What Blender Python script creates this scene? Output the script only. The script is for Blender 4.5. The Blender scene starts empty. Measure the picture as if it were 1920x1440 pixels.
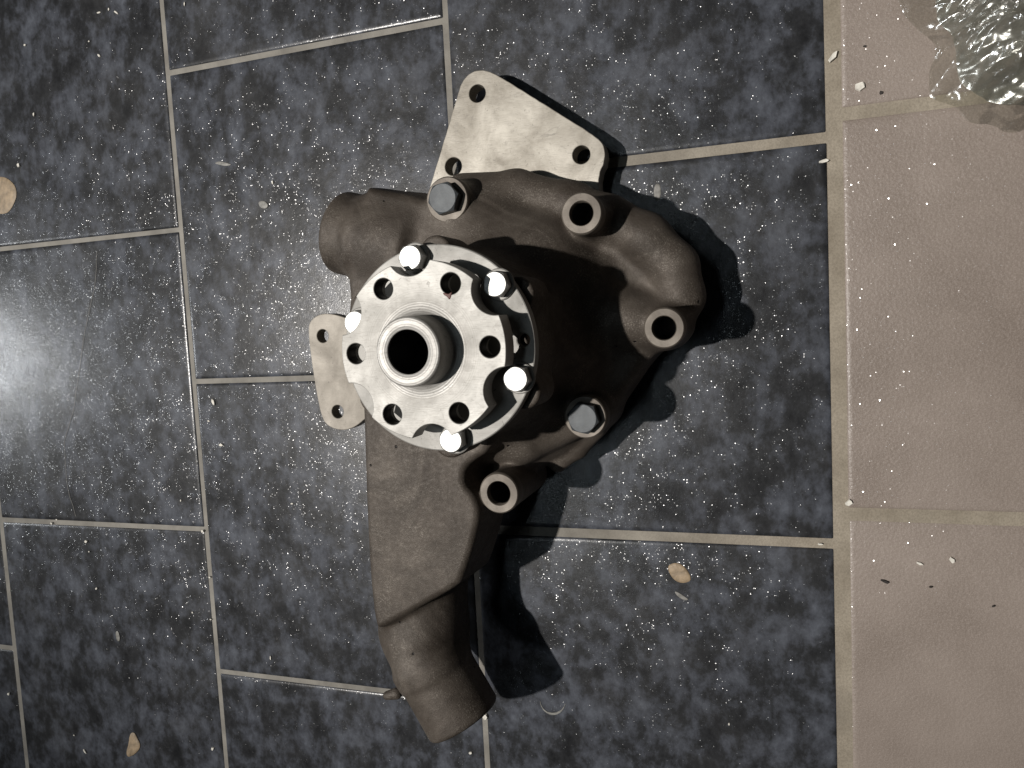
import bpy, bmesh, math, random
import numpy as np
from mathutils import Vector, Matrix, noise
random.seed(7); rng = np.random.default_rng(5)

# ------------------------------------------------------------------ camera, world, lamps, exposure
S = 0.63                      # camera height above the floor in metres; z heights below are fractions of it
FPX = 1440.0                  # focal length for a 1920 px wide picture
CAM = np.array([[0.94595666, -0.02245192, -0.32351493],
                [-0.0513219, -0.99539315, -0.08098482],
                [-0.32020628, 0.09321153, -0.94275105]])
scene = bpy.context.scene
col = scene.collection
cd = bpy.data.cameras.new('camera'); cam = bpy.data.objects.new('camera', cd); col.objects.link(cam)
cd.sensor_width = 36; cd.lens = 36 * FPX / 1920; cd.clip_start = 0.01; cd.clip_end = 50
cam.matrix_world = Matrix(((CAM[0][0], -CAM[0][1], -CAM[0][2], 0), (CAM[1][0], -CAM[1][1], -CAM[1][2], 0),
                           (CAM[2][0], -CAM[2][1], -CAM[2][2], S), (0, 0, 0, 1)))
scene.camera = cam
w = bpy.data.worlds.new('World'); scene.world = w; w.use_nodes = True
w.node_tree.nodes['Background'].inputs[0].default_value = (0.9, 0.95, 1.0, 1)
w.node_tree.nodes['Background'].inputs[1].default_value = 0.006
def lamp(name, kind, loc, power, size, color, aim=(-0.2, 0, 0)):
    d = bpy.data.lights.new(name, kind); d.energy = power; d.color = color
    if kind == 'AREA': d.shape = 'DISK'; d.size = size
    else: d.shadow_soft_size = size
    if kind == 'SPOT': d.spot_size = math.radians(33); d.spot_blend = 1.0
    o = bpy.data.objects.new(name, d); col.objects.link(o); o.location = loc
    o.rotation_euler = (Vector(aim) - Vector(loc)).to_track_quat('-Z', 'Y').to_euler()
    return o
lamp('work_lamp', 'SPOT', (-1.72, -0.08, 3.6), 675, 0.042, (1.0, 0.955, 0.90), (-0.16, 0.14, 0))
lamp('far_lamp', 'AREA', (-3.95, -0.12, 1.95), 30, 0.4, (0.95, 0.98, 1.0))
tube_l = lamp('fluorescent_tube', 'AREA', (-0.62, -0.16, 2.2), 2.4, 0.05, (0.80, 0.93, 1.0))
tube_l.data.shape = 'RECTANGLE'; tube_l.data.size = 0.06; tube_l.data.size_y = 1.5; tube_l.rotation_euler = (0, 0, math.radians(-14))
vs = scene.view_settings
vs.view_transform = 'Standard'; vs.look = 'None'; vs.exposure = 0; vs.gamma = 1

def P(px, py, z=0.0):
    """photo measurement at a known height (fraction of S) -> world metres"""
    d = CAM @ np.array([(px - 960) / FPX, (py - 720) / FPX, 1.0])
    t = (z - 1) / d[2]
    return np.array([d[0] * t * S, d[1] * t * S, z * S])

# ------------------------------------------------------------------ materials
class NT:
    def __init__(s, name):
        s.m = bpy.data.materials.new(name); s.m.use_nodes = True; s.t = s.m.node_tree
        s.b = s.t.nodes['Principled BSDF']; s.out = s.t.nodes['Material Output']
    def n(s, typ, **kw):
        x = s.t.nodes.new(typ)
        for k, v in kw.items():
            if k.startswith('_'): setattr(x, k[1:], v)
            else:
                key = int(k[1:]) if k[0] == 'i' and k[1:].isdigit() else k.replace('__', ' ')
                if hasattr(v, 'is_output'): s.t.links.new(v, x.inputs[key])
                else: x.inputs[key].default_value = v
        return x
    def l(s, a, b): s.t.links.new(a, b)
    def set(s, **kw):
        for k, v in kw.items():
            i = s.b.inputs[k.replace('__', ' ')]
            if hasattr(v, 'is_output'): s.l(v, i)
            else: i.default_value = v
    def ramp(s, fac, stops, interp='LINEAR'):
        r = s.n('ShaderNodeValToRGB'); r.color_ramp.interpolation = interp
        s.l(fac, r.inputs[0]); e = r.color_ramp.elements
        while len(e) < len(stops): e.new(0.5)
        for el, (p, c) in zip(e, stops):
            el.position = p; el.color = (c, c, c, 1) if isinstance(c, (int, float)) else (*c, 1)
        return r.outputs[0]
    def noise(s, vec, scale, detail=4, rough=0.55, dist=0.0):
        return s.n('ShaderNodeTexNoise', Vector=vec, Scale=scale, Detail=detail, Roughness=rough, Distortion=dist).outputs[0]
    def mix(s, fac, a, b, mode='MIX'):
        x = s.t.nodes.new('ShaderNodeMix'); x.data_type = 'RGBA'; x.blend_type = mode
        for i, v in ((0, fac), (6, a), (7, b)):
            if hasattr(v, 'is_output'): s.l(v, x.inputs[i])
            else: x.inputs[i].default_value = v if i == 0 else (*v, 1)
        return x.outputs[2]
    def math(s, op, a, b=0.0):
        x = s.n('ShaderNodeMath', _operation=op)
        for i, v in enumerate((a, b)):
            if hasattr(v, 'is_output'): s.l(v, x.inputs[i])
            else: x.inputs[i].default_value = v
        return x.outputs[0]
    def vmath(s, op, a, b=None, scale=None):
        x = s.n('ShaderNodeVectorMath', _operation=op)
        for i, v in enumerate((a, b)):
            if v is None: continue
            if hasattr(v, 'is_output'): s.l(v, x.inputs[i])
            else: x.inputs[i].default_value = v
        if scale is not None:
            if hasattr(scale, 'is_output'): s.l(scale, x.inputs[3])
            else: x.inputs[3].default_value = scale
        return x.outputs[0]
    def bump(s, h, strength, dist, normal=None):
        x = s.n('ShaderNodeBump', Height=h, Strength=strength, Distance=dist)
        if normal is not None: s.l(normal, x.inputs['Normal'])
        return x.outputs[0]

def flake_normal(t, pos, scale, amp, fac):
    """glazed grit: every small facet of the glaze is tipped its own way"""
    v = t.n('ShaderNodeTexVoronoi', Vector=pos, Scale=scale)
    d = t.vmath('SUBTRACT', v.outputs['Color'], (0.5, 0.5, 0.5))
    d = t.vmath('MULTIPLY', d, (amp, amp, 0.0))
    d = t.vmath('SCALE', d, scale=fac)
    g = t.n('ShaderNodeNewGeometry')
    return t.vmath('NORMALIZE', t.vmath('ADD', g.outputs['Normal'], d))

def tile_dark():
    t = NT('dark slate glaze')
    g = t.n('ShaderNodeNewGeometry'); oi = t.n('ShaderNodeObjectInfo')
    off = t.vmath('SCALE', (7.3, 3.1, 5.7), scale=oi.outputs['Random'])
    pos = t.vmath('ADD', g.outputs['Position'], off)
    st = t.vmath('MULTIPLY', pos, (1.0, 0.74, 1.0))
    a = t.noise(st, 34, 9, 0.68, 0.15)
    b = t.noise(st, 110, 5, 0.65, 0.1)
    mixn = t.math('ADD', t.math('MULTIPLY', a, 0.72), t.math('MULTIPLY', b, 0.28))
    c = t.ramp(mixn, [(0.37, (0.012, 0.0125, 0.014)), (0.46, (0.024, 0.025, 0.0275)), (0.535, (0.052, 0.056, 0.067)), (0.66, (0.100, 0.109, 0.130))])
    # worn pale film towards nothing in particular: faint dust
    dust = t.ramp(t.noise(pos, 9, 3, 0.6), [(0.5, 0.0), (0.75, 0.18)])
    c = t.mix(dust, c, (0.095, 0.093, 0.09))
    # grit patches
    patch = t.ramp(t.noise(pos, 75, 4, 0.7), [(0.43, 0.0), (0.55, 1.0)])
    vv = t.n('ShaderNodeTexVoronoi', Vector=pos, Scale=820.0)
    rndm = t.n('ShaderNodeSeparateColor', Color=vv.outputs['Color']).outputs[2]
    has = t.math('MULTIPLY', patch, t.ramp(rndm, [(0.12, 0.0), (0.17, 1.0)]))
    dotm = t.ramp(vv.outputs['Distance'], [(0.30, 1.0), (0.46, 0.0)])
    grit = t.math('MULTIPLY', has, dotm)
    nf = flake_normal(t, pos, 820.0, 0.47, grit)
    fine = t.bump(t.noise(pos, 900, 2, 0.5), 0.25, 0.0004, nf)
    lump = t.bump(t.noise(pos, 160, 3, 0.5), 0.30, 0.0006)
    r = t.ramp(t.noise(pos, 40, 4, 0.6), [(0.35, 0.30), (0.7, 0.42)])
    t.set(Base__Color=c, Roughness=r, Specular__IOR__Level=0.20, Normal=lump, Coat__Weight=t.math('ADD', t.math('MULTIPLY', grit, 0.50), 0.26),
          Coat__Roughness=0.20, Coat__IOR=1.7, Coat__Normal=fine)
    return t.m

def tile_beige():
    t = NT('taupe matt glaze')
    g = t.n('ShaderNodeNewGeometry'); oi = t.n('ShaderNodeObjectInfo')
    pos = t.vmath('ADD', g.outputs['Position'], t.vmath('SCALE', (3.3, 8.1, 1.7), scale=oi.outputs['Random']))
    a = t.noise(pos, 14, 5, 0.6); b = t.noise(pos, 1200, 2, 0.6)
    c = t.mix(t.ramp(a, [(0.3, 0.0), (0.7, 1.0)]), (0.205, 0.168, 0.143), (0.275, 0.230, 0.200))
    c = t.mix(t.ramp(b, [(0.45, 0.0), (0.7, 0.45)]), c, (0.40, 0.345, 0.31))
    vv = t.n('ShaderNodeTexVoronoi', Vector=pos, Scale=800.0)
    rndm = t.n('ShaderNodeSeparateColor', Color=vv.outputs['Color']).outputs[2]
    grit = t.math('MULTIPLY', t.ramp(rndm, [(0.5, 0.0), (0.55, 1.0)]), t.ramp(vv.outputs['Distance'], [(0.3, 1.0), (0.45, 0.0)]))
    nf = flake_normal(t, pos, 800.0, 0.6, grit)
    lump = t.bump(t.noise(pos, 420, 2, 0.5), 0.5, 0.0007)
    t.set(Base__Color=c, Roughness=0.42, Specular__IOR__Level=0.4, Normal=lump, Coat__Weight=t.math('MULTIPLY', grit, 0.9), Coat__Roughness=0.13, Coat__Normal=nf)
    return t.m

def grout_mat():
    t = NT('sandy cement grout')
    g = t.n('ShaderNodeNewGeometry'); pos = g.outputs['Position']
    a = t.noise(pos, 30, 5, 0.6); b = t.noise(pos, 700, 3, 0.6)
    c = t.mix(t.ramp(a, [(0.3, 0.0), (0.7, 1.0)]), (0.235, 0.20, 0.152), (0.36, 0.315, 0.25))
    c = t.mix(t.ramp(b, [(0.35, 0.35), (0.6, 0.0)]), c, (0.12, 0.10, 0.075))
    c = t.mix(t.ramp(t.noise(pos, 12, 3), [(0.55, 0.0), (0.75, 0.5)]), c, (0.13, 0.115, 0.095))
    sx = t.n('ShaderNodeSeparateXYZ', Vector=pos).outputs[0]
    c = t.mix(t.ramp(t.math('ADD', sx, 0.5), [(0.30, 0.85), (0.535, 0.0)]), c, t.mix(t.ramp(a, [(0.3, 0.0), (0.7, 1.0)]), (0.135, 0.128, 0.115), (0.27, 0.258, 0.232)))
    t.set(Base__Color=c, Roughness=0.75, Normal=t.bump(b, 0.5, 0.0006))
    return t.m

def cast_mat():
    t = NT('sand cast brown iron')
    tc = t.n('ShaderNodeTexCoord'); pos = tc.outputs['Object']
    a = t.noise(pos, 17, 7, 0.66, 0.6); b = t.noise(pos, 1100, 3, 0.7); d = t.noise(pos, 260, 4, 0.6)
    c = t.mix(t.ramp(a, [(0.33, 0.0), (0.68, 1.0)]), (0.048, 0.038, 0.030), (0.122, 0.104, 0.087))
    e = t.noise(pos, 900, 2, 0.6); pa = t.ramp(t.noise(pos, 40, 4, 0.6), [(0.45, 0.1), (0.62, 1.0)])
    c = t.mix(t.math('MULTIPLY', pa, t.ramp(e, [(0.52, 0.0), (0.70, 0.42)])), c, (0.36, 0.325, 0.28))  # pale speck patches: sparkle of the sand cast grain put into the colour
    c = t.mix(t.ramp(b, [(0.30, 0.65), (0.48, 0.0)]), c, (0.055, 0.042, 0.034))
    c = t.mix(t.ramp(t.noise(pos, 9, 5, 0.7, 0.8), [(0.38, 0.6), (0.50, 0.0)]), c, (0.034, 0.027, 0.021))
    pit = t.n('ShaderNodeTexVoronoi', Vector=pos, Scale=46.0)
    pitm = t.ramp(pit.outputs['Distance'], [(0.035, 1.0), (0.06, 0.0)])
    c = t.mix(pitm, c, (0.012, 0.01, 0.009))
    h = t.math('ADD', t.math('MULTIPLY', b, 0.6), t.math('MULTIPLY', d, 0.4))
    h = t.math('SUBTRACT', h, t.math('MULTIPLY', pitm, 1.5))
    t.set(Base__Color=c, Metallic=0.25, Roughness=t.ramp(d, [(0.4, 0.62), (0.7, 0.45)]), Specular__IOR__Level=0.35, Normal=t.bump(h, 0.75, 0.0007))
    return t.m

def steel_mat(name, c1, c2, rough, scratch=0.5, metallic=0.55, dirt=0.5, turned=None, wear=None):
    t = NT(name)
    tc = t.n('ShaderNodeTexCoord'); pos = tc.outputs['Object']
    a = t.noise(pos, 28, 6, 0.65, 0.4)
    c = t.mix(t.ramp(a, [(0.35, 0.0), (0.66, 1.0)]), c1, c2)
    sx = t.vmath('MULTIPLY', pos, (1.0, 9.0, 3.0)); s1 = t.noise(sx, 160, 4, 0.7)
    c = t.mix(t.ramp(s1, [(0.36, 0.38 * scratch), (0.47, 0.0)]), c, (0.12, 0.105, 0.09))
    sp = t.noise(pos, 420, 3, 0.6, 0.8)
    c = t.mix(t.ramp(sp, [(0.27, dirt), (0.36, 0.0)]), c, (0.05, 0.042, 0.035))
    rr = t.ramp(a, [(0.3, rough + 0.07), (0.7, rough - 0.06)])
    h = t.math('ADD', t.math('MULTIPLY', s1, 0.7), t.math('MULTIPLY', sp, 0.3))
    if turned:
        wv = t.n('ShaderNodeTexWave', _wave_type='RINGS', _rings_direction='Z', Vector=pos, Scale=turned, Distortion=1.0, Detail=2.0)
        h = t.math('ADD', h, t.math('MULTIPLY', wv.outputs[1], 0.5))
        c = t.mix(t.ramp(wv.outputs[1], [(0.0, 0.22), (0.2, 0.0)]), c, (0.2, 0.19, 0.17))
    if wear:   # dull turned band left by the lathe round the spigot
        xy = t.n('ShaderNodeVectorMath', _operation='LENGTH'); t.l(t.vmath('MULTIPLY', pos, (1, 1, 0)), xy.inputs[0])
        rad = t.math('ADD', xy.outputs['Value'], t.math('MULTIPLY', t.noise(pos, 60, 4, 0.6), 0.010))
        rng_ = t.noise(t.vmath('SCALE', (1, 0, 0), scale=xy.outputs['Value']), 1500, 2, 0.6)
        c = t.mix(t.math('MULTIPLY', t.ramp(t.math('MULTIPLY', rad, 10.0), [(wear * 10, 0.75), (wear * 10 + 0.12, 0.12)]), t.ramp(rng_, [(0.35, 1.0), (0.65, 0.35)])), c, (0.16, 0.15, 0.135))
        sm_ = t.ramp(t.noise(t.vmath('MULTIPLY', pos, (1, 1.6, 1)), 70, 5, 0.7, 1.5), [(0.30, 0.55), (0.42, 0.0)])
        c = t.mix(sm_, c, (0.17, 0.155, 0.135))
    t.set(Base__Color=c, Metallic=metallic, Roughness=rr, Normal=t.bump(h, 0.22, 0.0004))
    return t.m

def plain(name, c, rough=0.6, metallic=0.0, var=0.25, scale=300, bump=0.2):
    t = NT(name); tc = t.n('ShaderNodeTexCoord'); a = t.noise(tc.outputs['Object'], scale, 4, 0.6)
    t.set(Base__Color=t.mix(t.ramp(a, [(0.3, 0.0), (0.7, 1.0)]), tuple(x * (1 - var) for x in c), tuple(min(1, x * (1 + var)) for x in c)),
          Roughness=rough, Metallic=metallic, Normal=t.bump(a, bump, 0.0005))
    return t.m

def plastic_mat(name, tint, haze, rough, gloss):
    t = NT(name)
    tc = t.n('ShaderNodeTexCoord'); a = t.noise(tc.outputs['Object'], 90, 4, 0.6, 1.2)
    nb = t.bump(a, 0.12, 0.002)
    tr = t.n('ShaderNodeBsdfTransparent', Color=(*tint, 1))
    df = t.n('ShaderNodeBsdfDiffuse', Color=(*[x * 0.6 for x in tint], 1), Normal=nb)
    gl = t.n('ShaderNodeBsdfGlossy', Color=(1, 1, 1, 1), Roughness=rough, Normal=nb)
    fr = t.n('ShaderNodeFresnel', IOR=1.5, Normal=nb)
    m1 = t.n('ShaderNodeMixShader', Fac=haze, i1=tr.outputs[0], i2=df.outputs[0])
    m2 = t.n('ShaderNodeMixShader', Fac=t.math('ADD', t.math('MINIMUM', fr.outputs[0], 0.35), gloss), i1=m1.outputs[0], i2=gl.outputs[0])
    t.l(m2.outputs[0], t.out.inputs[0])
    return t.m

M = dict(dark=tile_dark(), beige=tile_beige(), grout=grout_mat(), cast=cast_mat(),
         hub=steel_mat('turned hub steel', (0.31, 0.30, 0.278), (0.43, 0.42, 0.395), 0.52, 0.8, 0.26, 0.45, None, 0.036),
         nose=steel_mat('turned nose steel', (0.30, 0.29, 0.27), (0.40, 0.388, 0.368), 0.48, 0.9, 0.28, 0.6, 190.0),
         plate=steel_mat('milled plate steel', (0.25, 0.225, 0.185), (0.46, 0.43, 0.375), 0.5, 0.7, 0.27, 0.5, None, 0.001),
         ear=steel_mat('dull plate steel', (0.20, 0.178, 0.148), (0.30, 0.272, 0.232), 0.54, 0.45, 0.2, 0.5),
         flange=steel_mat('grey flange steel', (0.24, 0.232, 0.214), (0.33, 0.32, 0.30), 0.55, 0.3, 0.22, 0.8),
         bolt=steel_mat('bright zinc', (0.40, 0.40, 0.385), (0.50, 0.50, 0.485), 0.46, 0.15, 0.7, 0.2),
         bluebolt=steel_mat('blue grey zinc', (0.050, 0.056, 0.062), (0.085, 0.095, 0.102), 0.5, 0.4, 0.2, 0.6),
         boss=steel_mat('rough spot faced iron', (0.105, 0.088, 0.072), (0.195, 0.17, 0.142), 0.55, 0.3, 0.28, 0.8),
         black=plain('black seal and bore shade', (0.012, 0.011, 0.010), 0.5),  # near-black colour holds the shade of the deep bores; the seal shares it
         thread=plain('dark thread', (0.05, 0.046, 0.042), 0.45, 0.6),
         chip=plain('white plaster chip', (0.72, 0.69, 0.62), 0.8),
         grime=plain('dark crumb', (0.03, 0.025, 0.022), 0.8),
         tan=plain('dried tan glue', (0.30, 0.225, 0.145), 0.55, 0, 0.35, 160, 0.6),
         film=plain('dried pale drip', (0.19, 0.185, 0.17), 0.5, 0, 0.4, 300, 0.4),
         crack=plain('crack line', (0.15, 0.14, 0.125), 0.6),
         rust=plain('rust smear', (0.10, 0.038, 0.03), 0.6),
         bag=plastic_mat('clear plastic', (0.94, 0.94, 0.91), 0.03, 0.17, 0.08),
         bagin=plastic_mat('grey green plastic', (0.78, 0.80, 0.74), 0.20, 0.24, 0.22))

# ------------------------------------------------------------------ helpers
def tag(o, label=None, cat=None, group=None, kind=None):
    for k, v in (('label', label), ('category', cat), ('group', group), ('kind', kind)):
        if v: o[k] = v
    return o
def link(name, mesh, mat, parent=None, loc=None, smooth=None):
    o = bpy.data.objects.new(name, mesh); col.objects.link(o)
    if mat and not mesh.materials: mesh.materials.append(mat)
    if parent: o.parent = parent
    if loc is not None: o.location = loc
    if smooth is not None:
        mesh.shade_smooth()
        if smooth < 180:
            mesh.set_sharp_from_angle(angle=math.radians(smooth))
    return o
def empty(name, loc=(0, 0, 0)):
    o = bpy.data.objects.new(name, None); col.objects.link(o); o.location = loc; o.empty_display_size = 0.02; return o
def from_bm(bm):
    m = bpy.data.meshes.new('mesh'); bm.normal_update(); bm.to_mesh(m); bm.free(); return m
def lathe(profile, seg=64):
    """profile [(r, z)...] spun about z"""
    bm = bmesh.new(); rings = []
    for r, z in profile:
        if r < 1e-7: rings.append([bm.verts.new((0, 0, z))])
        else: rings.append([bm.verts.new((r * math.cos(2 * math.pi * i / seg), r * math.sin(2 * math.pi * i / seg), z)) for i in range(seg)])
    for a, b in zip(rings, rings[1:]):
        for i in range(seg):
            j = (i + 1) % seg
            if len(a) == 1 and len(b) == 1: continue
            if len(a) == 1: bm.faces.new((a[0], b[j], b[i]))
            elif len(b) == 1: bm.faces.new((a[i], a[j], b[0]))
            else: bm.faces.new((a[i], a[j], b[j], b[i]))
    bmesh.ops.recalc_face_normals(bm, faces=bm.faces[:])
    return from_bm(bm)
def plate(loops, z0, z1, bevel):
    """flat plate with holes: outer loop + hole loops (lists of (x, y)), extruded z0..z1 with a small bevel"""
    c = bpy.data.curves.new('c', 'CURVE'); c.dimensions = '2D'; c.fill_mode = 'BOTH'
    c.extrude = max((z1 - z0) / 2 - bevel, 1e-5); c.bevel_depth = bevel; c.bevel_resolution = 1; c.offset = -bevel
    for lp in loops:
        sp = c.splines.new('POLY'); sp.points.add(len(lp) - 1); sp.use_cyclic_u = True
        for p, q in zip(sp.points, lp): p.co = (q[0], q[1], 0, 1)
    o = bpy.data.objects.new('c', c); col.objects.link(o)
    dg = bpy.context.evaluated_depsgraph_get()
    m = bpy.data.meshes.new_from_object(o.evaluated_get(dg)); bpy.data.objects.remove(o)
    m.transform(Matrix.Translation((0, 0, (z0 + z1) / 2)))
    bm = bmesh.new(); bm.from_mesh(m); bmesh.ops.remove_doubles(bm, verts=bm.verts[:], dist=1e-6)
    bmesh.ops.recalc_face_normals(bm, faces=bm.faces[:])
    bm.to_mesh(m); bm.free(); m.materials.clear()
    return m
def circ(c, r, n=40, ph=0.0): return [(c[0] + r * math.cos(ph + 2 * math.pi * i / n), c[1] + r * math.sin(ph + 2 * math.pi * i / n)) for i in range(n)]
def smooth_loop(pts, it=3, jitter=0.0):
    p = np.array(pts, float)
    for _ in range(it):
        q = np.roll(p, -1, 0); p = np.stack([0.75 * p + 0.25 * q, 0.25 * p + 0.75 * q], 1).reshape(-1, 2)
    if jitter: p = p + rng.normal(0, jitter, p.shape)
    return [tuple(x) for x in p]

# ------------------------------------------------------------------ the tiled floor
GX = 0.0045  # half joint
fl = bmesh.new()
x0, x1, y0, y1 = -1.45, 0.62, -1.05, 1.05
nx, ny = 8, 8
bmesh.ops.create_grid(fl, x_segments=nx, y_segments=ny, size=0.5)
for v in fl.verts: v.co = ((x0 + x1) / 2 + v.co.x * (x1 - x0), (y0 + y1) / 2 + v.co.y * (y1 - y0), -0.0010)
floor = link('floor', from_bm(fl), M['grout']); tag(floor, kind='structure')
def tile_mesh(ax, bx, ay, by):
    sx, sy = bx - ax, by - ay; bm = bmesh.new()
    n = 5; R_ = 0.0052; rings = []
    prof = [(0.0, -0.008), (0.0, -0.0014), (0.0004, -0.0009), (0.0013, -0.0004), (0.0026, -0.0001), (0.0042, 0.0)]
    def ring(ins, z):
        out = []
        rc = 0.0011; q = ins + rc
        for cx, cy, a0 in ((sx - q, sy - q, 0), (q, sy - q, 90), (q, q, 180), (sx - q, q, 270)):
            for k in range(4):
                a = math.radians(a0 + 30 * k)
                out.append(bm.verts.new((cx + rc * math.cos(a), cy + rc * math.sin(a), z)))
        return out
    rings = [ring(i, z) for i, z in prof]
    for a, b in zip(rings, rings[1:]):
        for i in range(len(a)): j = (i + 1) % len(a); bm.faces.new((a[i], a[j], b[j], b[i]))
    bm.faces.new(rings[-1])
    return from_bm(bm)
def tile_at(ax, bx, ay, by, mat, name):
    o = link(name, tile_mesh(ax, bx, ay, by), M[mat], floor, (ax, ay, random.uniform(-0.0002, 0.0002)), 50)
    o.rotation_euler = (random.uniform(-.0012, .0012), random.uniform(-.0012, .0012), 0)
    return o
PX = [-1.344 - .465, -1.344, -0.884, -0.412]
JH = [(0.009, 0.008), (0.0045, 0.0045), (0.0050, 0.0045), (0.0045, 0.0045)]
rows = {0: -0.556, 1: 0.172, 2: -0.070, 3: 0.197}
pit = {0: 0.484, 1: 0.484, 2: 0.4825, 3: 0.490}
cracked = None
for c in range(-1, 4):
    cc = max(c, 0)
    if c == -1: xa, xb = PX[0] - .465, PX[0]
    else: xa = PX[c]; xb = PX[c + 1] if c < 3 else 0.0645 + 0.0045 / S
    base = rows[cc] + (0.21 if c == -1 else 0)
    for k in range(-5, 6):
        ya = base + k * pit[cc]; yb = ya + pit[cc]
        if yb > 1.5 or ya < -1.5 : continue
        hy = 0.0021 if c < 3 else 0.0038
        t = tile_at(xa * S + 0.0021, xb * S - (0.0021 if c < 3 else 0.0045), ya * S + hy, yb * S - hy, 'dark', 'dark_tile')
        if c == 1 and abs(yb - 0.172) < 0.01: cracked = t
for k in range(-3, 4):
    for cx in range(2):
        xa = 0.0815 + cx * 0.49; ya = 0.222 + (k - 1) * 0.4765
        if ya > 1.4 or ya < -1.6: continue
        tile_at(xa * S + (0.0035 if cx else 0), (xa + 0.49) * S - 0.0035, ya * S + 0.0045, (ya + 0.4765) * S - 0.0045, 'beige', 'beige_tile')

def strip(pts, wid, z=0.0006):
    bm = bmesh.new(); L = []; Rr = []
    for i, p in enumerate(pts):
        a = np.array(pts[max(i - 1, 0)]); b = np.array(pts[min(i + 1, len(pts) - 1)]); d = b - a; d = d / (np.linalg.norm(d) + 1e-9)
        n = np.array([-d[1], d[0]]); ww = wid[i] if hasattr(wid, '__len__') else wid
        L.append(bm.verts.new((*(np.array(p) + n * ww), z))); Rr.append(bm.verts.new((*(np.array(p) - n * ww), z)))
    for i in range(len(pts) - 1): bm.faces.new((Rr[i], Rr[i + 1], L[i + 1], L[i]))
    for f in list(bm.faces): f.normal_update()
    return from_bm(bm)
def poly_dense(pts, n=6, jit=0.0):
    out = []
    for a, b in zip(pts, pts[1:]):
        for i in range(n):
            t = i / n; out.append((a[0] + (b[0] - a[0]) * t + random.gauss(0, jit), a[1] + (b[1] - a[1]) * t + random.gauss(0, jit)))
    return out + [pts[-1]]
cr = poly_dense([tuple(P(*q)[:2]) for q in ((183, 470), (178, 540), (160, 620), (150, 690), (138, 770), (121, 830), (124, 890), (131, 930), (143, 968))], 4, 0.0004)
ck = link('crack', strip(cr, 0.00022, 0.0006), M['crack'], cracked)
ck.matrix_parent_inverse = Matrix.Translation(-Vector(cracked.location))

# ------------------------------------------------------------------ the water pump
AX = P(789, 657, 0.30)[:2]                # shaft axis on the floor
pump = empty('water_pump', (AX[0], AX[1], 0))
tag(pump, 'brown cast iron vehicle water pump with bright bolted hub lying on dark tiles', 'water pump')
inv = Matrix.Translation((-AX[0], -AX[1], 0))
def part(name, mesh, mat, parent=None, loc=(0, 0, 0), smooth=40, world=True):
    """mesh coordinates are relative to loc; loc is in world metres"""
    o = link(name, mesh, mat, parent or pump, None, smooth)
    o.location = (loc[0] - AX[0], loc[1] - AX[1], loc[2]) if (parent is None) else loc
    return o

# --- casting: signed distance field of blended shapes -> surface net
h = 0.00135
lo = np.array([P(580, 700, 0.05)[0] - 0.015, P(850, 1420, 0.1)[1] - 0.03, 0.004]); hi = np.array([P(1345, 600, 0.05)[0] + 0.012, P(850, 320, 0.06)[1] + 0.02, 0.262 * S])
N = np.ceil((hi - lo) / h).astype(int) + 1
gx, gy, gz = [lo[i] + h * np.arange(N[i]) for i in range(3)]
F = np.full(N, 0.05, np.float32)
def box_idx(a, b, pad):
    s = []
    for i, g in enumerate((gx, gy, gz)):
        s.append(slice(int(max(0, np.searchsorted(g, a[i] - pad))), int(min(N[i], np.searchsorted(g, b[i] + pad) + 1))))
    return tuple(s)
def grids(s):
    return (gx[s[0]].astype(np.float32)[:, None, None], gy[s[1]].astype(np.float32)[None, :, None], gz[s[2]].astype(np.float32)[None, None, :])
def smin(a, b, k):
    hh = np.maximum(k - np.abs(a - b), 0) / k
    return np.minimum(a, b) - hh * hh * k * 0.25
def add(s, d, k): F[s] = smin(F[s], d, k)
def cut(s, d, k=0.001): F[s] = -smin(-F[s], d, k)
def d_cap(X, Y, Z, a, b, ra, rb):
    ab = b - a; L2 = float(ab @ ab)
    t = np.clip(((X - a[0]) * ab[0] + (Y - a[1]) * ab[1] + (Z - a[2]) * ab[2]) / L2, 0, 1)
    q = np.sqrt((X - a[0] - t * ab[0]) ** 2 + (Y - a[1] - t * ab[1]) ** 2 + (Z - a[2] - t * ab[2]) ** 2)
    return q - (ra + (rb - ra) * t)
def capsule(a, b, ra, rb, k=0.012, op=add):
    a = np.array(a, float); b = np.array(b, float)
    s = box_idx(np.minimum(a, b) - max(ra, rb), np.maximum(a, b) + max(ra, rb), k * 1.5); add(s, d_cap(*grids(s), a, b, ra, rb), k)
def path(pts, k=0.012):
    for p, q in zip(pts, pts[1:]): capsule(P(*p[:3]), P(*q[:3]), p[3] * S, q[3] * S, k)
def d_tube(X, Y, Z, a, b, r, rnd):
    ax = (b - a); L = np.linalg.norm(ax); ax = ax / L
    t = (X - a[0]) * ax[0] + (Y - a[1]) * ax[1] + (Z - a[2]) * ax[2]
    q = np.sqrt(np.maximum((X - a[0]) ** 2 + (Y - a[1]) ** 2 + (Z - a[2]) ** 2 - t * t, 0))
    dx = q - r + rnd; dz = np.abs(t - L / 2) - L / 2 + rnd
    return np.minimum(np.maximum(dx, dz), 0) + np.sqrt(np.maximum(dx, 0) ** 2 + np.maximum(dz, 0) ** 2) - rnd
def tube(a, b, r, rnd=0.002, k=0.01, op=add):
    a = np.array(a, float); b = np.array(b, float)
    s = box_idx(np.minimum(a, b) - r, np.maximum(a, b) + r, 0.012 if op is cut else k * 1.5)
    op(s, d_tube(*grids(s), a, b, r, rnd), *(() if op is cut else (k,)))
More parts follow.
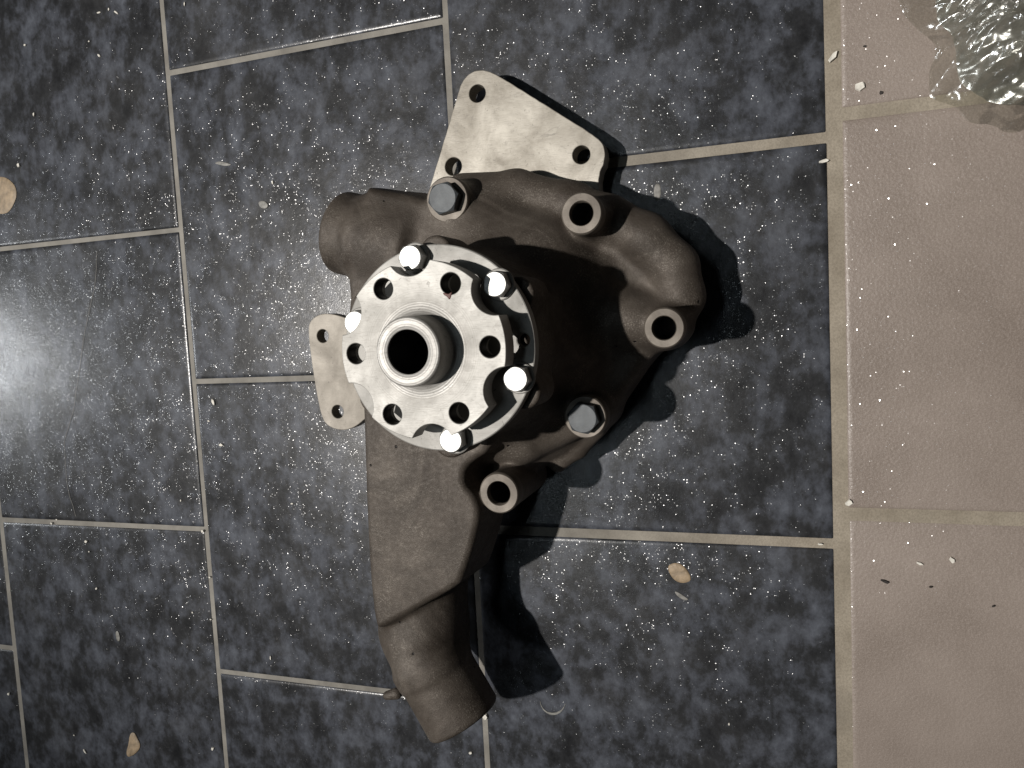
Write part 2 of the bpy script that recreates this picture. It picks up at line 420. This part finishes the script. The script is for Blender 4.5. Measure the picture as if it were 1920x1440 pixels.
def cone(c, z0, z1, r0, r1, rnd=0.004, k=0.02):
    s = box_idx((c[0] - max(r0, r1), c[1] - max(r0, r1), z0), (c[0] + max(r0, r1), c[1] + max(r0, r1), z1), k * 1.5)
    X, Y, Z = grids(s); q = np.sqrt((X - c[0]) ** 2 + (Y - c[1]) ** 2)
    t = np.clip((Z - z0) / (z1 - z0), 0, 1); sl = math.cos(math.atan2(abs(r0 - r1), z1 - z0))
    dx = (q - (r0 + (r1 - r0) * t)) * sl + rnd; dz = np.abs(Z - (z0 + z1) / 2) - (z1 - z0) / 2 + rnd
    add(s, np.minimum(np.maximum(dx, dz), 0) + np.sqrt(np.maximum(dx, 0) ** 2 + np.maximum(dz, 0) ** 2) - rnd, k)
def poly_sdf(pts, X, Y):
    d = np.full(np.broadcast(X, Y).shape, 1e9, np.float32); sgn = np.ones_like(d); n = len(pts)
    for i in range(n):
        a = pts[i]; b = pts[i - 1]; e = (b[0] - a[0], b[1] - a[1]); wx = X - a[0]; wy = Y - a[1]
        t = np.clip((wx * e[0] + wy * e[1]) / (e[0] ** 2 + e[1] ** 2), 0, 1)
        d = np.minimum(d, (wx - e[0] * t) ** 2 + (wy - e[1] * t) ** 2)
        c1 = Y >= a[1]; c2 = Y < b[1]; c3 = e[0] * wy > e[1] * wx
        flip = (c1 & c2 & c3) | (~c1 & ~c2 & ~c3); sgn = np.where(flip, -sgn, sgn)
    return sgn * np.sqrt(d)
def prism(pts, z0, z1, rnd, k, taper=0.0):
    """outline measured at height (z1) -> solid between z0 and z1, sides drafted by taper"""
    w_ = np.array([P(p[0], p[1], p[2] if len(p) > 2 else z1)[:2] for p in pts]); w_ = np.array(smooth_loop(w_, 2))
    s = box_idx((*w_.min(0), z0 * S), (*w_.max(0), z1 * S), k * 1.5 + 0.01)
    X, Y, Z = grids(s); d2 = poly_sdf(w_, X[:, :, 0], Y[:, :, 0])[:, :, None]
    dx = d2 + rnd - taper * (z1 * S - Z); dz = np.abs(Z - (z0 + z1) / 2 * S) - (z1 - z0) / 2 * S + rnd
    add(s, np.minimum(np.maximum(dx, dz), 0) + np.sqrt(np.maximum(dx, 0) ** 2 + np.maximum(dz, 0) ** 2) - rnd, k)

BOSS = [(1090, 400, .150, .0238, .0133), (1245, 615, .150, .0228, .0129), (935, 925, .156, .0250, .0142), (838, 374, .142, .0275, 0), (1097, 782, .140, .0255, 0)]
# base body
prism([(700, 380), (800, 385), (880, 345), (960, 340), (1040, 352), (1120, 368), (1185, 395), (1245, 430), (1284, 480), (1298, 560), (1280, 625), (1225, 660),
       (1175, 730), (1120, 800), (1045, 850), (980, 880), (900, 940), (720, 930), (700, 560)], 0.03, 0.088, 0.010, 0.012, 0.08)
# outer rim of the scroll
path([(870, 358, .080, .022), (970, 358, .080, .024), (1070, 382, .080, .025), (1140, 410, .080, .026), (1212, 446, .078, .027), (1264, 500, .076, .027), (1277, 556, .074, .026), (1252, 606, .072, .024)], 0.008)
# inner rising dome and bearing neck
cone(AX, 0.05 * S, 0.135 * S, 0.165 * S, 0.120 * S, 0.012, 0.022)
cone(AX, 0.10 * S, 0.252 * S, 0.118 * S, 0.098 * S, 0.003, 0.030)
# hump that runs from the neck to the upper left
path([(790, 430, .09, .036), (900, 430, .095, .034), (1010, 480, .095, .034), (1085, 540, .09, .032)], 0.025)
# rib to the right boss, low rib beside the lower bolt boss
path([(1090, 580, .092, .030), (1180, 598, .090, .026), (1245, 615, .09, .022)], 0.014)
path([(1046, 868, .060, .012), (1085, 842, .062, .010), (1118, 805, .070, .012)], 0.006)
path([(880, 830, .11, .024), (980, 834, .10, .018), (1075, 798, .10, .016)], 0.010)
# outlet duct, its sloping shoulder and the pipe
prism([(676, 700), (679, 770), (681, 830), (685, 960), (692, 1090), (702, 1176), (712, 1182), (764, 1152), (858, 1100), (866, 1085), (884, 1030), (900, 965), (888, 930), (866, 908), (872, 872), (930, 838), (930, 700)], 0.07, 0.165, 0.005, 0.006, 0.05)
PB = P(871, 1350, .125); PA = P(806, 1236, .125)
dirp = (PB - PA) / np.linalg.norm(PB - PA)
capsule(P(798, 1050, .095), P(796, 1176, .098), .056 * S, .0580 * S, 0.006)
capsule(P(796, 1176, .098), PA, .0585 * S, .0505 * S, 0.008)
tube(PA - dirp * 0.004, PB, .0500 * S, 0.003, 0.005)
tube(PA - dirp * 0.004, PA + dirp * 0.012, .0508 * S, 0.004, 0.004)
capsule(P(744, 1300, .120), P(726, 1304, .120), .008 * S, .006 * S, 0.003)
# inlet neck on the upper left
IA = P(790, 470, .092); IB = P(640, 436, .088)
tube(IA, IB, .0545 * S, 0.004, 0.016)
tube(IA, P(686, 447, .090), .0600 * S, 0.005, 0.010)
prism([(684, 352), (692, 350), (800, 374), (870, 410), (870, 650), (660, 650), (648, 600), (654, 560), (650, 522), (672, 500), (682, 430)], 0.06, 0.136, 0.006, 0.010, 0.03)
# bosses, sockets
for (bx, by, bz, br, hr) in BOSS:
    c = P(bx, by, bz); tube((c[0], c[1], 0.03 * S), (c[0], c[1], c[2] - 0.0035), br * S * 0.985, 0.002, 0.007)
# lugs under the flange
FZ = 0.262
for k in range(6):
    a = math.radians(40 + 60 * k - 9)
    c = AX + 0.101 * S * np.array([math.cos(a), math.sin(a)])
    tube((c[0], c[1], 0.19 * S), (c[0], c[1], 0.2475 * S), 0.0185 * S, 0.002, 0.008)
# bores
for (bx, by, bz, br, hr) in BOSS:
    if hr:
        c = P(bx, by, bz); tube((c[0], c[1], -0.01), (c[0], c[1], c[2] + 0.01), hr * S + 0.0012, 0.0005, op=cut)
tube(PB - dirp * 0.07, PB + dirp * 0.02, .040 * S, 0.001, op=cut)
di = (IB - IA) / np.linalg.norm(IB - IA)
tube(IB - di * 0.05, IB + di * 0.02, .046 * S, 0.001, op=cut)
tube((AX[0], AX[1], 0.2 * S), (AX[0], AX[1], 0.3 * S), 0.03 * S, 0.001, op=cut)
# uneven foundry skin
Fw = F
def surface_net(F):
    neg = F < 0
    cnt = np.zeros(np.array(F.shape) - 1, np.int8)
    sl = lambda o: tuple(slice(o[i], F.shape[i] - 1 + o[i]) for i in range(3))
    for o in np.ndindex(2, 2, 2): cnt += neg[sl(o)]
    act = (cnt > 0) & (cnt < 8); ids = np.full(act.shape, -1, np.int64); I = np.argwhere(act); ids[act] = np.arange(len(I))
    acc = np.zeros((len(I), 3)); num = np.zeros(len(I))
    corners = list(np.ndindex(2, 2, 2))
    for a in corners:
        for ax in range(3):
            if a[ax]: continue
            b = list(a); b[ax] = 1
            fa = F[I[:, 0] + a[0], I[:, 1] + a[1], I[:, 2] + a[2]]; fb = F[I[:, 0] + b[0], I[:, 1] + b[1], I[:, 2] + b[2]]
            m = (fa < 0) != (fb < 0); t = np.where(m, fa / np.where(m, fa - fb, 1), 0)
            p = np.tile(np.array(a, float), (len(I), 1)); p[:, ax] += t
            acc[m] += p[m]; num[m] += 1
    V = (I + acc / num[:, None]) * h + lo
    Q = []
    for ax in range(3):
        u, v = (ax + 1) % 3, (ax + 2) % 3
        sa = [slice(None)] * 3; sb = [slice(None)] * 3; sa[ax] = slice(0, -1); sb[ax] = slice(1, None)
        ch = neg[tuple(sa)] != neg[tuple(sb)]
        E = np.argwhere(ch); ok = (E[:, u] > 0) & (E[:, v] > 0) & (E[:, u] < F.shape[u] - 1) & (E[:, v] < F.shape[v] - 1); E = E[ok]
        st = neg[E[:, 0], E[:, 1], E[:, 2]]
        def cid(du, dv):
            c = E.copy(); c[:, u] -= du; c[:, v] -= dv; return ids[c[:, 0], c[:, 1], c[:, 2]]
        q = np.stack([cid(1, 1), cid(0, 1), cid(0, 0), cid(1, 0)], 1)
        q[~st] = q[~st][:, ::-1]; Q.append(q)
    return V, np.concatenate(Q)
V, Q = surface_net(F)
me = bpy.data.meshes.new('housing')
V[:, 0] -= AX[0]; V[:, 1] -= AX[1]
me.vertices.add(len(V)); me.vertices.foreach_set('co', V.astype(np.float32).ravel())
me.loops.add(Q.size); me.loops.foreach_set('vertex_index', Q.astype(np.int32).ravel())
me.polygons.add(len(Q)); me.polygons.foreach_set('loop_start', np.arange(0, Q.size, 4, dtype=np.int32)); me.polygons.foreach_set('loop_total', np.full(len(Q), 4, np.int32))
me.update(calc_edges=True); me.validate()
housing = link('housing', me, M['cast'], pump, (0, 0, 0), 180)
sm = housing.modifiers.new('soften', 'SMOOTH'); sm.factor = 0.5; sm.iterations = 2
print('housing quads', len(Q))

# --- machined boss faces
for (bx, by, bz, br, hr) in BOSS:
    c = P(bx, by, bz); R0 = br * S; r0 = hr * S
    if hr:
        pr = [(R0 * 0.99, -0.012), (R0, -0.004), (R0 - 0.0002, -0.0012), (R0 - 0.0012, 0), (r0 + 0.0006, 0), (r0, -0.0008), (r0, -0.045)]
    else:
        pr = [(R0 * 0.99, -0.012), (R0, -0.004), (R0 - 0.0002, -0.0012), (R0 - 0.0012, 0), (0, 0)]
    b = part('boss', lathe(pr, 56), M['boss'], None, c)
    if hr:
        d_ = part('bore', lathe([(r0 - 0.0002, -0.006), (r0 - 0.0002, -0.044), (0, -0.044)], 40), M['black'], b, (0, 0, 0))  # black liner and end cap paint the dark of the through hole

# --- hex bolts
def hexbolt(r, ht, dome=0.86):
    """hexagon of across-corner radius r, chamfered to a round top"""
    bm = bmesh.new(); n = 48
    def hr_(a, k):
        a = (a + math.pi / 6) % (math.pi / 3) - math.pi / 6
        return r * math.cos(math.pi / 6) / math.cos(a)
    rings = []
    for z, mode in ((0, 0), (ht * 0.74, 0), (ht * 0.97, 1), (ht, 2)):
        vs_ = []
        for i in range(n):
            a = 2 * math.pi * i / n; q = hr_(a, 0)
            zz = z
            if mode == 0 and z > 0: zz = ht * (0.97 - 0.30 * (q - r * 0.866) / (r * 0.134) * 0.6)
            if mode == 1: q = min(q, r * dome * 1.0)
            if mode == 2: q = r * dome * 0.965
            vs_.append(bm.verts.new((q * math.cos(a), q * math.sin(a), zz)))
        rings.append(vs_)
    for a, b in zip(rings, rings[1:]):
        for i in range(n): j = (i + 1) % n; bm.faces.new((a[i], a[j], b[j], b[i]))
    bm.faces.new(rings[-1]); bm.faces.new(rings[0][::-1])
    return from_bm(bm)
def washer(R0, t, r0=0.0): return lathe([(R0, 0), (R0, t * 0.7), (R0 - t * 0.4, t), (max(r0, 0.0), t)], 40)
for (bx, by, bz, br, hr), rr in zip(BOSS[3:], (0.0198, 0.0190)):
    c = P(bx, by, bz) + np.array([0, 0, 0.0004])
    o = part('bolt', hexbolt(rr * S, 0.013 * S), M['bluebolt'], None, c, 25); o.rotation_euler.z = random.uniform(0.1, 0.9)
    o['label'] = 'blue grey hex bolt clamping the housing'

# --- back plate with ears
plz0, plz1 = 0.018, 0.044
def wl(pts, z): return [tuple(P(a, b, z)[:2] - AX) for a, b in pts]
brk = smooth_loop(wl([(797, 380), (812, 330), (838, 245), (856, 185), (866, 152), (884, 134), (906, 130), (930, 139), (990, 176), (1060, 220), (1118, 256), (1134, 274), (1135, 300), (1124, 325), (1122, 345), (1130, 420), (1100, 520), (900, 560), (800, 480)], plz1), 3)
brk = [(x + 0.00035 * noise.noise((x * 260, y * 260, 3)), y + 0.00035 * noise.noise((x * 260, y * 260, 9))) for x, y in brk]
hol = [((895, 175), 0.0113), ((1090, 290), 0.0113), ((850, 312), 0.0118)]
pl = part('mounting_plate', plate([brk] + [circ(P(*q, plz1)[:2] - AX, r * S) for q, r in hol], plz0 * S, plz1 * S, 0.0006), M['plate'], None, (AX[0], AX[1], 0), 14)
ear = smooth_loop(wl([(577, 618), (582, 600), (600, 588), (625, 588), (660, 600), (760, 620), (800, 720), (740, 760), (690, 780), (668, 800), (645, 808), (618, 802), (603, 785), (592, 730), (583, 670)], 0.060), 3)
part('mounting_ear', plate([ear] + [circ(P(605, 630, .06)[:2] - AX, .0094 * S), circ(P(633, 772, .06)[:2] - AX, .0094 * S)], 0.040 * S, 0.060 * S, 0.0006), M['ear'], None, (AX[0], AX[1], 0), 14)
# back cover the pump stands on
bc = smooth_loop(wl([(760, 420), (900, 380), (1080, 410), (1210, 470), (1260, 570), (1200, 690), (1100, 790), (960, 850), (800, 800), (740, 620)], 0.03), 3)
part('back_cover', plate([bc], 0.0004, 0.0335 * S, 0.002), M['boss'], None, (AX[0], AX[1], 0), 14)

# --- bearing flange, its bolts
fr = 0.1085 * S
fl_pts = []
for i in range(180):
    a = 2 * math.pi * i / 180
    fl_pts.append((fr * math.cos(a), fr * math.sin(a)))
bang = [math.radians(x) for x in (40, 100, 160, 280, 340)]
inner = circ((0, 0), 0.047 * S, 60)
small = [circ((0.0965 * S * math.cos(math.radians(x)), 0.0965 * S * math.sin(math.radians(x))), 0.0065 * S, 24) for x in (3,)]
part('bearing_flange', plate([fl_pts, inner] + small, 0.2485 * S, FZ * S, 0.0009), M['flange'], None, (AX[0], AX[1], 0), 14)
part('bearing_seal', lathe([(0.048 * S, 0.252 * S), (0.030 * S, 0.252 * S)], 48), M['black'], None, (AX[0], AX[1], 0))
bolt_mesh = hexbolt(0.0142 * S, 0.0125 * S, 0.86); wash_mesh = washer(0.0165 * S, 0.003 * S)
for i, a in enumerate(bang):
    rb = (0.0915 if i == 2 else 0.0965) * S
    c = (AX[0] + rb * math.cos(a), AX[1] + rb * math.sin(a), FZ * S + 0.003 * S + 0.0001)
    o = part('bolt', bolt_mesh, M['bolt'], None, c, 25); o.rotation_euler.z = 0.35 + i * 1.3
    part('washer', wash_mesh, M['flange'], o, (0, 0, -0.003 * S - 0.00005), 30)

# --- hub disc with six holes and six scallops, nose
DZ = 0.300
Rd = 0.0905 * S
out = []
n = 720
for i in range(n):
    a = 2 * math.pi * i / n
    k = (a - math.radians(34) + math.pi / 6) % (math.pi / 3) - math.pi / 6
    r = Rd
    # scallop: circle centred outside the rim
    cs = 0.0990 * S; rs = 0.0242 * S
    dsc = cs * cs * math.sin(k) ** 2
    if dsc < rs * rs:
        t = cs * math.cos(k) - math.sqrt(rs * rs - dsc)
        r = min(r, t)
    out.append((r * math.cos(a), r * math.sin(a)))
hh = [circ((0.074 * S * math.cos(math.radians(60 * k + 0.5)), 0.074 * S * math.sin(math.radians(60 * k + 0.5))), 0.0108 * S, 40) for k in range(6)]
hub = part('hub', plate([out, circ((0, 0), 0.024 * S, 60)] + hh, 0.2755 * S, DZ * S, 0.0005), M['hub'], None, (AX[0], AX[1], 0), 14)
rim = lathe([(0.0110 * S, -0.0004), (0.0096 * S, -0.0022), (0.0094 * S, -0.0098)], 40)
for k in range(6):
    a = math.radians(60 * k + 0.5)
    part('threaded_hole', rim, M['thread'], hub, (0.074 * S * math.cos(a), 0.074 * S * math.sin(a), DZ * S))
ns = lathe([(0.048 * S, DZ * S + 0.0001), (0.041 * S, 0.3006 * S), (0.0372 * S, 0.3020 * S), (0.0352 * S, 0.3045 * S), (0.0348 * S, 0.312 * S), (0.0346 * S, 0.3275 * S), (0.0334 * S, 0.3296 * S),
            (0.0322 * S, 0.3300 * S), (0.0228 * S, 0.3300 * S), (0.0218 * S, 0.3292 * S), (0.0216 * S, 0.25 * S)], 72)
nose_o = part('hub_nose', ns, M['nose'], hub, (0, 0, 0), 50)
part('shaft_bore', lathe([(0.0214 * S, 0.326 * S), (0.0214 * S, 0.262 * S), (0, 0.262 * S)], 48), M['black'], hub, (0, 0, 0))  # black liner paints the shade down the nose
part('hub_shaft', lathe([(0.060 * S, 0.2758 * S), (0.050 * S, 0.272 * S), (0.044 * S, 0.270 * S), (0.042 * S, 0.25 * S)], 60), M['flange'], hub, (0, 0, 0))
sp = smooth_loop([tuple(P(a, b, DZ)[:2] - AX) for a, b in ((830, 548), (842, 552), (848, 546), (846, 556), (843, 563), (838, 556), (832, 553))], 2)
def blob(loop, z, ht, seed=0):
    """low mound over an outline"""
    bm = bmesh.new(); L = np.array(loop); c = L.mean(0); rings = []
    for f, zz in ((1.0, 0), (0.93, 0.6), (0.75, 0.9), (0.4, 1.0)):
        rings.append([bm.verts.new((*(c + (p - c) * f), z + ht * zz * (1 + 0.3 * noise.noise((p[0] * 400, p[1] * 400, seed + f)) * (zz > 0)))) for p in L])
    for a, b in zip(rings, rings[1:]):
        for i in range(len(L)): j = (i + 1) % len(L); bm.faces.new((a[i], a[j], b[j], b[i]))
    bm.faces.new(rings[-1]); bmesh.ops.recalc_face_normals(bm, faces=bm.faces[:])
    if sum(f.normal.z for f in bm.faces) < 0: bmesh.ops.reverse_faces(bm, faces=bm.faces[:])
    return from_bm(bm)
part('rust_smear', blob(sp, DZ * S + 0.0001, 0.0003), M['rust'], hub, (0, 0, 0))

# ------------------------------------------------------------------ marks and crumbs on the floor
def spot(name, px, mat, ht, label, cat, group=None):
    lp = [P(a, b)[:2] for a, b in px]; c = np.mean(lp, 0); lp = smooth_loop([p - c for p in lp], 3)
    if sum(a[0] * b[1] - b[0] * a[1] for a, b in zip(lp, lp[1:] + lp[:1])) < 0: lp = lp[::-1]
    return tag(link(name, blob(lp, 0.0005, ht, random.random() * 9), M[mat], None, (c[0], c[1], 0), 60), label, cat, group)
spot('glue_stain', [(-14, 335), (8, 330), (28, 345), (33, 365), (26, 385), (14, 402), (-12, 400)], 'tan', 0.0009, 'round tan dried glue spot on the cracked-off dark tile corner'.replace('cracked-off dark tile corner', 'dark tile above the hairline crack'), 'stain')
spot('glue_stain', [(244, 1375), (252, 1372), (257, 1382), (264, 1395), (262, 1405), (252, 1415), (240, 1420), (237, 1410), (242, 1395)], 'tan', 0.0010, 'pear shaped tan dried glue drop on a dark tile', 'stain')
spot('glue_stain', [(1250, 1062), (1264, 1054), (1280, 1058), (1294, 1076), (1296, 1090), (1276, 1094), (1260, 1084)], 'tan', 0.0009, 'oval tan dried glue spot between the pump and the beige tiles', 'stain')
spot('drip_mark', [(1264, 1108), (1272, 1110), (1284, 1118), (1292, 1124), (1284, 1126), (1270, 1118)], 'film', 0.0003, 'small pale smear just below the oval tan glue spot', 'stain')
spot('drip_mark', [(402, 306), (412, 302), (425, 305), (436, 309), (425, 312), (410, 309)], 'film', 0.0003, 'faint pale smear on the dark tile beside the pump inlet', 'stain')
spot('drip_mark', [(1226, 346), (1238, 344), (1240, 362), (1236, 378), (1226, 376)], 'film', 0.0003, 'pale beige smear touching the shadow beside the boss', 'stain')
spot('drip_mark', [(484, 378), (496, 376), (504, 384), (500, 392), (488, 390)], 'film', 0.0003, 'blurred pale fleck on the tile left of the pump inlet'.replace('left of', 'facing'), 'stain')
spot('drip_mark', [(217, 1184), (222, 1182), (226, 1196), (224, 1203), (219, 1200)], 'film', 0.0003, 'slim pale streak alone in the middle of a dark tile', 'stain')
arc = []
for i in range(15):
    a = math.radians(175 - 160 * i / 14); arc.append(tuple(P(1037 + 24 * math.cos(a), 1312 + 26 * math.sin(a))[:2]))
tag(link('ring_mark', strip(arc, [0.0002 + 0.0009 * math.sin(math.pi * i / 14) ** 2 * (0.4 + i / 14) for i in range(15)], 0.0006), M['film']), 'thin pale crescent mark on the tile beside the outlet pipe', 'stain')

def chip(px, py, ln, wd, ang, mat, label, cat, group):
    c = P(px, py); n = random.randint(5, 7); bm = bmesh.new(); lo_, up = [], []
    for i in range(n):
        a = 2 * math.pi * i / n + random.uniform(-.25, .25); rr = random.uniform(.75, 1.1)
        x, y = ln * rr * math.cos(a), wd * rr * math.sin(a)
        lo_.append(bm.verts.new((x, y, 0))); up.append(bm.verts.new((x * .85, y * .85, min(ln, wd) * random.uniform(.5, .8))))
    for i in range(n): j = (i + 1) % n; bm.faces.new((lo_[i], lo_[j], up[j], up[i]))
    bm.faces.new(up); bm.faces.new(lo_[::-1])
    o = link('plaster_chip' if mat == 'chip' else 'dirt_crumb', from_bm(bm), M[mat], None, (c[0], c[1], 0.0005)); o.rotation_euler.z = ang
    return tag(o, label, cat, group)
k_ = S / 1440 * 1.1
def chip_label(x, y):
    if x < 330 and y < 440: w_ = 'tiny white plaster chip on the dark tile with the round tan glue spot'
    elif x < 385 and y < 980: w_ = 'tiny white plaster chip on the dark tile with the hairline crack'
    elif x < 400: w_ = 'tiny white plaster chip on the dark tile with the pear shaped glue drop'
    elif x < 600 and 700 < y < 1270: w_ = 'tiny white plaster chip on the dark tile beside the mounting ear and duct'
    elif y < 720 and x < 830: w_ = 'tiny white plaster chip on a dark tile facing the inlet stub'
    elif x > 1500: w_ = 'white plaster sliver at the edge of a dark tile by the wide grout strip'
    elif x > 1300: w_ = 'tiny white plaster speck on the dark tile with the oval glue spot'
    else: w_ = 'tiny white plaster chip on the dark tile under the outlet pipe end'
    return w_, 'chip', 'white chips on the dark tiles'
for x, y, a, b, r in [(48, 85, 4, 3, 0), (65, 215, 5, 3, 1.5), (36, 310, 6, 4, 1.3), (186, 24, 6, 2, 0), (205, 18, 4, 2, 1.5), (219, 24, 8, 2.5, -.7), (347, 8, 5, 2, 1.4), (187, 105, 5, 2.5, -.9), (168, 78, 3, 2, .3),
                      (512, 342, 4, 2.5, 1.5), (401, 754, 9, 4, -1.2), (416, 834, 6, 4, -.3), (392, 789, 4, 2, 0), (18, 1300, 5, 4, .5), (163, 1015, 5, 4, .2), (160, 1408, 8, 2.5, -.8),
                      (400, 1403, 5, 4, 1.2), (508, 1233, 6, 2, 1.5), (362, 1148, 3, 2, -.8), (340, 938, 4, 2, 1.3), (548, 944, 4, 2, .1), (883, 1411, 5, 3, .6), (182, 1103, 4, 2.5, .4), (1367, 1357, 3, 1.5, 1.5), (1544, 302, 9, 3, .1), (140, 1378, 2.5, 2, 0), (168, 1034, 2.5, 2, 0)]:
    chip(x, y, a * k_, b * k_, r, 'chip', *chip_label(x, y))
LG = ('tiny white plaster chip caught in a grout joint between dark tiles', 'chip', 'white chips in the grout')
for x, y, a, b, r in [(98, 981, 4, 3, 0), (381, 996, 4, 4, 0), (394, 1082, 3.5, 2.5, 0), (396, 1161, 3, 2, 0), (911, 1343, 6, 6, 0), (107, 974, 3, 2, 0), (1538, 1020, 5, 2, 0)]:
    chip(x, y, a * k_, b * k_, r, 'chip', *LG)
chip(1562, 106, 12 * k_, 4.5 * k_, .9, 'chip', 'elongated white plaster chip on the wide sandy grout strip', 'chip', 'white chips by the beige tiles')
chip(1613, 162, 9 * k_, 7 * k_, .4, 'chip', 'broad white plaster chip on the beige tile beside the plastic bag', 'chip', 'white chips by the beige tiles')
chip(1592, 942, 7 * k_, 5 * k_, .8, 'chip', 'white plaster chip at the corner where beige grout joints meet', 'chip', 'white chips by the beige tiles')
for x, y, a, b, r in [(1785, 1050, 6, 4, -.7), (1724, 1056, 7, 2.5, -.3)]:
    chip(x, y, a * k_, b * k_, r, 'chip', 'small white plaster chip on the beige tile below the joint', 'chip', 'white chips by the beige tiles')
for x, y, a, b, r in [(1660, 1090, 7, 3, -.3), (1621, 87, 3, 2, 0), (1652, 174, 3, 3, 0), (1863, 1136, 3, 2, .4), (1745, 1100, 3, 2, 0)]:
    chip(x, y, a * k_, b * k_, r, 'grime', 'tiny dark dirt crumb on a beige tile', 'crumb', 'dark crumbs on the beige tiles')

# ------------------------------------------------------------------ crumpled plastic bag
def crumpled(cx, cy, loop, ht, seed, nr=80, na=240, fold=1.0):
    """a crushed film: height built from creased facets inside an irregular outline"""
    pass
    L = np.array(smooth_loop(loop, 3)); Lc = np.array([cx, cy])
    ang = np.arctan2(L[:, 1] - cy, L[:, 0] - cx); rad = np.hypot(L[:, 0] - cx, L[:, 1] - cy); o = np.argsort(ang); ang, rad = ang[o], rad[o]
    th = np.linspace(-math.pi, math.pi, na, endpoint=False); Rm = np.interp(th, ang, rad, period=2 * math.pi)
    def crease(x, y):
        q = Vector((x - cx, y - cy, 0)); q = q + 0.012 * noise.noise_vector(q * 30 + Vector((seed, 0, 0)))
        ca, sa = math.cos(0.75 + 0.5 * noise.noise(q * 12)), math.sin(0.75 + 0.5 * noise.noise(q * 12))
        u_, v_ = ca * q.x + sa * q.y, -sa * q.x + ca * q.y
        v = 0; a = 1.0; f = 1.0
        for i in range(3):
            n1 = 1 - min(1.0, abs(noise.noise((u_ * 9 * f + seed, v_ * 34 * f + 5 * i, 1.7 * i))) * 2.6); v += a * n1; a *= 0.40; f *= 2.3
        return v * 0.8
    bm = bmesh.new(); G = []
    for i in range(1, nr + 1):
        u = i / nr; row = []
        for j in range(na):
            r = Rm[j] * u; x = cx + r * math.cos(th[j]); y = cy + r * math.sin(th[j])
            env = (1 - u ** 1.8) ** 1.15
            c = crease(x, y)
            z = 0.0012 + ht * env * (0.55 + 0.42 * c * fold) + 0.0035 * u * max(0, c)
            s_ = 0.004 * noise.noise((x * 55, y * 55, seed)) * (0.3 + u)
            z += 0.0010 * noise.noise((x * 210, y * 210, seed))
            row.append(bm.verts.new((x - cx + s_ * math.cos(th[j]) - 0.0, y - cy + s_ * math.sin(th[j]), max(z, 0.001))))
        G.append(row)
    top = bm.verts.new((0, 0, ht * 0.8))
    for j in range(na):
        k = (j + 1) % na; bm.faces.new((top, G[0][j], G[0][k]))
        for i in range(nr - 1): bm.faces.new((G[i][j], G[i + 1][j], G[i + 1][k], G[i][k]))
    return from_bm(bm)
bl = [P(a, b, 0.0)[:2] for a, b in ((1655, -60), (1672, 5), (1704, 42), (1745, 70), (1752, 105), (1735, 160), (1738, 190), (1790, 185), (1812, 238), (1850, 232), (1885, 262), (1930, 240), (2010, 200), (2080, 60), (2050, -120), (1900, -200), (1720, -160))]
cb = P(1880, 10)[:2]
bag = empty('plastic_bag', (cb[0], cb[1], 0)); tag(bag, 'crumpled clear plastic bag glinting on the beige tile', 'plastic bag')
link('outer_film', crumpled(cb[0], cb[1], bl, 0.052, 4.2), M['bag'], bag, (0, 0, 0), 45)
il = [P(a, b, 0.0)[:2] for a, b in ((1740, -60), (1745, 20), (1775, 60), (1790, 120), (1800, 170), (1850, 190), (1900, 205), (1990, 170), (2040, 40), (2000, -100), (1880, -150))]
link('inner_fold', crumpled(cb[0], cb[1], il, 0.038, 9.7), M['bagin'], bag, (0, 0, 0), 45)
